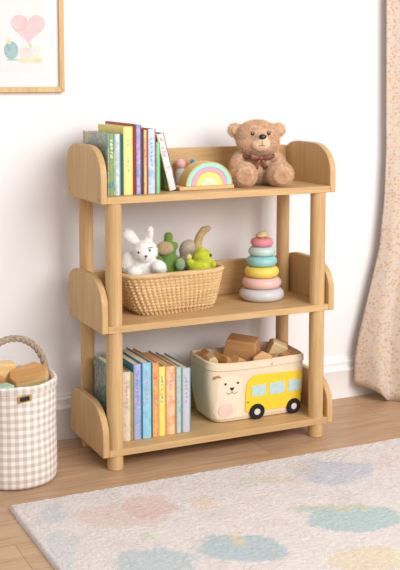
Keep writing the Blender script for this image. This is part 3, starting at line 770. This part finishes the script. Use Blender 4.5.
# wooden blocks in the bin: all stand on the bin's floor
M_B1 = wood('brown block wood', (204, 156, 106), (182, 134, 86), 'X', .6, 2); M_B2 = wood('tan block wood', (212, 168, 116), (190, 142, 92), 'X', .6, 2)
M_B3 = wood('cream block wood', (232, 208, 166), (218, 190, 144), 'X', .6, 2); M_B4 = wood('orange block wood', (208, 156, 98), (182, 124, 72), 'X', .6, 2)
ZI = ZB+.78*BH+.0006
GW = 'wooden blocks in the canvas bin'
def block(label, loc, size, rot, mat, poly=None, grp=GW, name='wooden_block', bev=.003):
    m = MB(); sx, sy, sz = size
    if poly is None: m.box((-sx/2, -sy/2, -sz/2), (sx/2, sy/2, sz/2))
    else: m.prism([(p[0]*sx, p[1]*sz) for p in poly], lambda x, z: (x, -sy/2, z), lambda x, z: (x, sy/2, z))
    o = m.obj(name, mat, None, bevel=bev, seg=3); o.location = loc; o.rotation_euler = rot
    return tag(o, label, 'block', grp)
HEX = [(-.5, -.5), (.35, -.5), (.5, -.1), (.42, .5), (-.38, .5)]
WEDGE = [(-.5, -.5), (.5, -.5), (.5, .12), (.05, .5), (-.4, .15)]
block('large dark brown faceted block, tallest in the canvas bin', (.520, .168, .257), (.112, .066, .078), (.10, .10, -.70), M_B1, HEX)
block('tan wedge block in front of the large brown one in the bin', (.550, .098, .243), (.066, .036, .046), (-.25, -.05, -.2), M_B2, WEDGE)
block('cream square block tilted beside the brown blocks in the bin', (.634, .145, .250), (.050, .042, .050), (.15, .42, -.35), M_B3)
block('small orange-brown block lying before the cream block in the bin', (.642, .100, .236), (.044, .03, .032), (.3, .3, .2), M_B4, WEDGE)
block('small brown chip-shaped block against the right rim of the bin', (.676, .122, .236), (.028, .035, .030), (.2, -.3, .5), M_B1, WEDGE)
block('small brown chip between the tan wedge and the cream block', (.600, .102, .236), (.034, .03, .030), (.2, .5, -.3), M_B1, WEDGE)
block('small tan block squeezed between the big brown block and the front rim', (.474, .102, .238), (.036, .030, .030), (.1, .5, .4), M_B2)
block('orange-brown angled block at the left end of the bin', (.432, .118, .246), (.026, .05, .048), (.2, -.45, .3), M_B4, WEDGE)
block('pale cream block lying at the left end of the bin', (.400, .135, .246), (.034, .046, .034), (.0, .3, -.2), M_B3, WEDGE)
block('tan angled block at the back left corner of the bin', (.402, .186, .242), (.04, .04, .05), (.1, .3, .1), M_B4, WEDGE)
block('dark brown block at the back right corner of the bin', (.665, .195, .240), (.04, .05, .05), (.1, .1, .3), M_B1)

# ------------------------------------------------------------------ gingham basket
t = NT('beige gingham cloth', .9, .1); v = t.coord(kind='UV')
sx_ = t.n('ShaderNodeSeparateXYZ'); t.l(v, sx_.inputs[0])
def stripe(o):
    a = t.math('FRACT', o); return t.math('LESS_THAN', a, .5)
a_ = stripe(sx_.outputs[0]); b_ = stripe(sx_.outputs[1]); s_ = t.math('MULTIPLY', t.math('ADD', a_, b_), .5)
th_ = t.noise(v, 14, 2)
cc = t.ramp(s_, [(0, (248, 245, 242)), (.5, (228, 218, 210)), (1, (208, 193, 181))])
t.col(t.mix(.35, cc, t.ramp(th_.outputs[0], [(.35, (225, 222, 218)), (.65, (255, 255, 255))]), 'MULTIPLY')); t.bump(th_.outputs[0], .3, .0015)
M_GING = t.m
GX, GY, GR, GH = -.2270, .083, .1135, .280
tb = thing('toy_basket', 'beige and white gingham cloth basket with rope handle on the floor', 'basket', (GX, GY, 0))
def cloth_cyl(rows, name, parent, n=120, uvs=(30, 1/.0168)):
    vs_, fs_, uv_ = [], [], []
    for r, z, v_ in rows:
        for i in range(n+1):
            a = 2*PI*i/n; wob = 1+.005*math.sin(5*a+z*20)+.002*math.sin(11*a)
            vs_.append((r*wob*math.cos(a), r*wob*math.sin(a), z+(.001*math.sin(7*a+1) if z > .2 else 0))); uv_.append((i/n*34, v_))
    for j in range(len(rows)-1):
        for i in range(n):
            b = j*(n+1)+i; fs_.append((b, b+1, b+n+2, b+n+1))
    me = bpy.data.meshes.new(name); me.from_pydata(vs_, [], fs_); me.materials.append(M_GING)
    ul = me.uv_layers.new()
    for lp in me.loops: ul.data[lp.index].uv = uv_[lp.vertex_index]
    bm = bmesh.new(); bm.from_mesh(me); bmesh.ops.remove_doubles(bm, verts=bm.verts, dist=1e-5); bmesh.ops.recalc_face_normals(bm, faces=bm.faces); bm.to_mesh(me); bm.free()
    me.polygons.foreach_set('use_smooth', [True]*len(me.polygons))
    o = bpy.data.objects.new(name, me); COL.objects.link(o); o.parent = parent; return o
q = .0208
rows = [(.0001, .001, 0), (GR-.012, .001, 0), (GR-.004, .004, .4), (GR, .014, .014/q)]+[(GR+.001*math.sin(z*30), z, z/q) for z in np.linspace(.03, GH-.012, 16)]+[(GR+.001, GH, GH/q), (GR-.003, GH+.003, GH/q+.2), (GR-.008, GH, GH/q+.5), (GR-.009, GH-.06, .2/q), (GR-.010, GH-.088, .15/q), (.0001, GH-.088, .1)]
cloth_cyl(rows, 'cloth_body', tb)
cloth_cyl([(GR+.0012, GH-.017, (GH-.017)/q), (GR+.0045, GH-.015, (GH-.015)/q), (GR+.0045, GH-.001, GH/q), (GR+.001, GH+.0055, GH/q+.3), (GR-.006, GH+.0035, GH/q+.7)], 'rim_band', tb)
t = NT('jute rope', .9, .1); v = t.coord(); nz = t.noise(v, 150, 3, .7)
t.col(t.ramp(nz.outputs[0], [(.3, (140, 120, 102)), (.7, (192, 172, 152))])); t.bump(nz.outputs[0], .4, .001); M_ROPE = t.m
hp = []   # handle arch: rises from the right rear of the rim and runs to the left rear
a0 = math.radians(14); a1 = math.radians(186)
pA = Vector((GR*.93*math.cos(a0), GR*.93*math.sin(a0), GH-.03)); pB = Vector((GR*.93*math.cos(a1), GR*.93*math.sin(a1), GH-.03))
for i in range(81):
    u = i/80; e_ = math.sin(PI*u)
    p = pA.lerp(pB, .5-.5*math.cos(PI*u)); p.z += .136*e_**.85; p.y += .012*e_; hp.append(p)
m = MB()
for k in range(3):
    pts = []
    for i, p in enumerate(hp):
        d = (hp[min(i+1, 80)]-hp[max(i-1, 0)]).normalized(); x_ = Vector((0, 1, 0)); x_ = (x_-d*x_.dot(d)).normalized(); y_ = d.cross(x_)
        a = i/80*2*PI*7+k*2*PI/3; pts.append(p+(x_*math.cos(a)+y_*math.sin(a))*.0050)
    m.tube(pts, .0052, 8)
m.obj('rope_handle', M_ROPE, tb)
al = math.radians(-92)   # small metal plate facing the camera side
def onw(u, z, d):   # wall point at arc offset u
    a = al+u/GR; return ((GR+d)*math.cos(a), (GR+d)*math.sin(a), z)
zc = GH-.026
def plate(hw, hh, d0, d1, nm, mat, par, tilt=.12):
    pts = []
    for cx_, cz_, a_0 in ((hw-.004, -hh+.004, -PI/2), (hw-.004, hh-.004, 0), (-hw+.004, hh-.004, PI/2), (-hw+.004, -hh+.004, PI)):
        for i in range(5):
            a = a_0+PI/2*i/4; pts.append((cx_+.004*math.cos(a), cz_+.004*math.sin(a)+tilt*(cx_)))
    return MB().prism(pts, lambda u, z: onw(u, zc+z, d0), lambda u, z: onw(u, zc+z, d1)).obj(nm, mat, par)
M_BRASS = plain('brushed brass', (196, 160, 90), .35, .5); M_BRASS.node_tree.nodes['Principled BSDF'].inputs['Metallic'].default_value = .6
pl = plate(.0180, .0095, .000, .0045, 'label_plate', M_BRASS, tb); pl['label'] = 'brass label holder with black insert'
plate(.0125, .0058, .0045, .0055, 'plate_insert', plain('black insert', (38, 40, 44), .4), pl)
GBk = 'wooden blocks in the gingham basket'
bp = Vector((GX, GY, 0))
M_HON = wood('honey block wood', (214, 164, 106), (200, 146, 88), 'X', .5, 1.5); M_PALE = wood('pale birch block', (240, 208, 150), (230, 192, 128), 'X', .5, 2)
m = MB()
top = [(-.058, .030), (-.058, -.012), (-.040, -.040), (.052, -.034), (.056, .012), (.020, .044)]
m.add([(x, y, -.035) for x, y in top]+[(x, y, .012) for x, y in top], [tuple(range(6))[::-1]]+[(i, (i+1) % 6, 6+(i+1) % 6, 6+i) for i in range(6)], 1)
m.add([(x, y, .0122) for x, y in top]+[(x*.96, y*.96, .016) for x, y in top], [tuple(range(6, 12))]+[(i, (i+1) % 6, 6+(i+1) % 6, 6+i) for i in range(6)], 0)
wb = m.obj('wooden_block', [M_HON, M_PALE], None, bevel=.0025); wb.scale = (.92, .92, .95); wb.location = (GX+.046, GY+.008, GH-.001); wb.rotation_euler = (.42, -.20, -.35)
tag(wb, 'large orange-tan wedge block on top at the right of the gingham basket', 'block', GBk)
block('pale yellow block behind the orange-tan wedge in the gingham basket', (GX-.020, GY+.058, GH-.017), (.064, .036, .10), (.1, .1, .15), M_PALE, None, GBk)
block('small mint green block at the front left of the gingham basket', (GX-.046, GY-.055, GH-.045), (.05, .04, .09), (0, 0, .3), plain('mint block paint', (170, 202, 178), .5), None, GBk)
block('small brown block between the mint and yellow blocks', (GX-.056, GY+.006, GH-.04), (.045, .04, .10), (0, 0, .2), M_B4, None, GBk)

# ------------------------------------------------------------------ framed picture
pf = thing('framed_print', 'light wood framed nursery print with a pink heart on the wall', 'picture', (0, WALL_Y, 0))
xr, zb_, wF, hF, fw, fd = .0075, 1.0555, .36, .47, .0155, .02
xl = xr-wF; zt_ = zb_+hF
M_FRM = wood('frame oak', (226, 190, 140), (210, 170, 118), 'Z', .45)
m = MB()
for poly in ([(xl, zb_), (xr, zb_), (xr-fw, zb_+fw), (xl+fw, zb_+fw)], [(xr, zb_), (xr, zt_), (xr-fw, zt_-fw), (xr-fw, zb_+fw)],
             [(xr, zt_), (xl, zt_), (xl+fw, zt_-fw), (xr-fw, zt_-fw)], [(xl, zt_), (xl, zb_), (xl+fw, zb_+fw), (xl+fw, zt_-fw)]):
    m.prism(poly, lambda x, z: (x, -fd, z), lambda x, z: (x, -.0005, z))
m.obj('frame', M_FRM, pf, bevel=.0012)
MB().box((xl+fw-.001, -.011, zb_+fw-.001), (xr-fw+.001, -.003, zt_-fw+.001)).obj('mat_board', plain('white mat board', (229, 230, 231), .7, .1, .005), pf, smooth=False)
px0, px1, pz0, pz1 = xl+.07, xr-.056, zb_+.06, zt_-.06
pr = MB().box((px0, -.0115, pz0), (px1, -.011, pz1)).obj('print', plain('print paper', (227, 227, 226), .8, .1, .008), pf, smooth=False)
def flat(name, poly, mat, y=-.0118):
    m = MB(); m.prism(poly, lambda x, z: (x, y, z), lambda x, z: (x, -.0116, z)); return m.obj(name, mat, pr, smooth=False)
# heart: centre (-.098,1.243)
hc = (-.0985, 1.243)
hs = .0031
heart = [(hc[0]+hs*16*math.sin(a)**3*1.03, hc[1]+hs*(13*math.cos(a)-5*math.cos(2*a)-2*math.cos(3*a)-math.cos(4*a))*.95) for a in np.linspace(0, 2*PI, 48, endpoint=False)]
flat('heart', heart, art('watercolour pink', [(226, 190, 194), (229, 200, 201), (221, 182, 188)], 22, .8, 3))
flat('heart_bloom', circ(-.097, 1.2415, .005, 12, .006), plain('beige wash', (228, 208, 196), .8), -.0121)
flat('balloon', circ(-.1500, 1.176, .026, 24, .021), art('watercolour blue', [(150, 176, 190), (170, 196, 190), (140, 165, 195)], 26, .8, 4))
flat('balloon_bud', circ(-.1555, 1.2005, .008, 12, .006), plain('sand wash', (236, 214, 168), .8), -.0120)
flat('stem', [(-.0945, 1.196), (-.0915, 1.196), (-.0915, 1.143), (-.0945, 1.143)], plain('leaf wash', (206, 210, 150), .8), -.0119)
flat('bud', circ(-.093, 1.1915, .006, 12, .004), plain('leaf wash', (206, 210, 150), .8), -.0122)
for k_, (cx_, cz_, rx_, rz_, c_) in enumerate(((-.109, 1.172, .019, .014, (236, 214, 206)), (-.077, 1.181, .016, .012, (214, 224, 214)), (-.095, 1.166, .015, .016, (240, 216, 214)), (-.110, 1.148, .02, .007, (232, 214, 172)), (-.077, 1.148, .019, .007, (232, 212, 172)), (-.077, 1.162, .010, .009, (236, 224, 196)), (-.147, 1.149, .02, .002, (176, 194, 198)))):
    flat('petal', circ(cx_, cz_, rz_, 16, rx_), plain('petal %d %d %d' % c_, c_, .8), -.0122-.00006*k_)
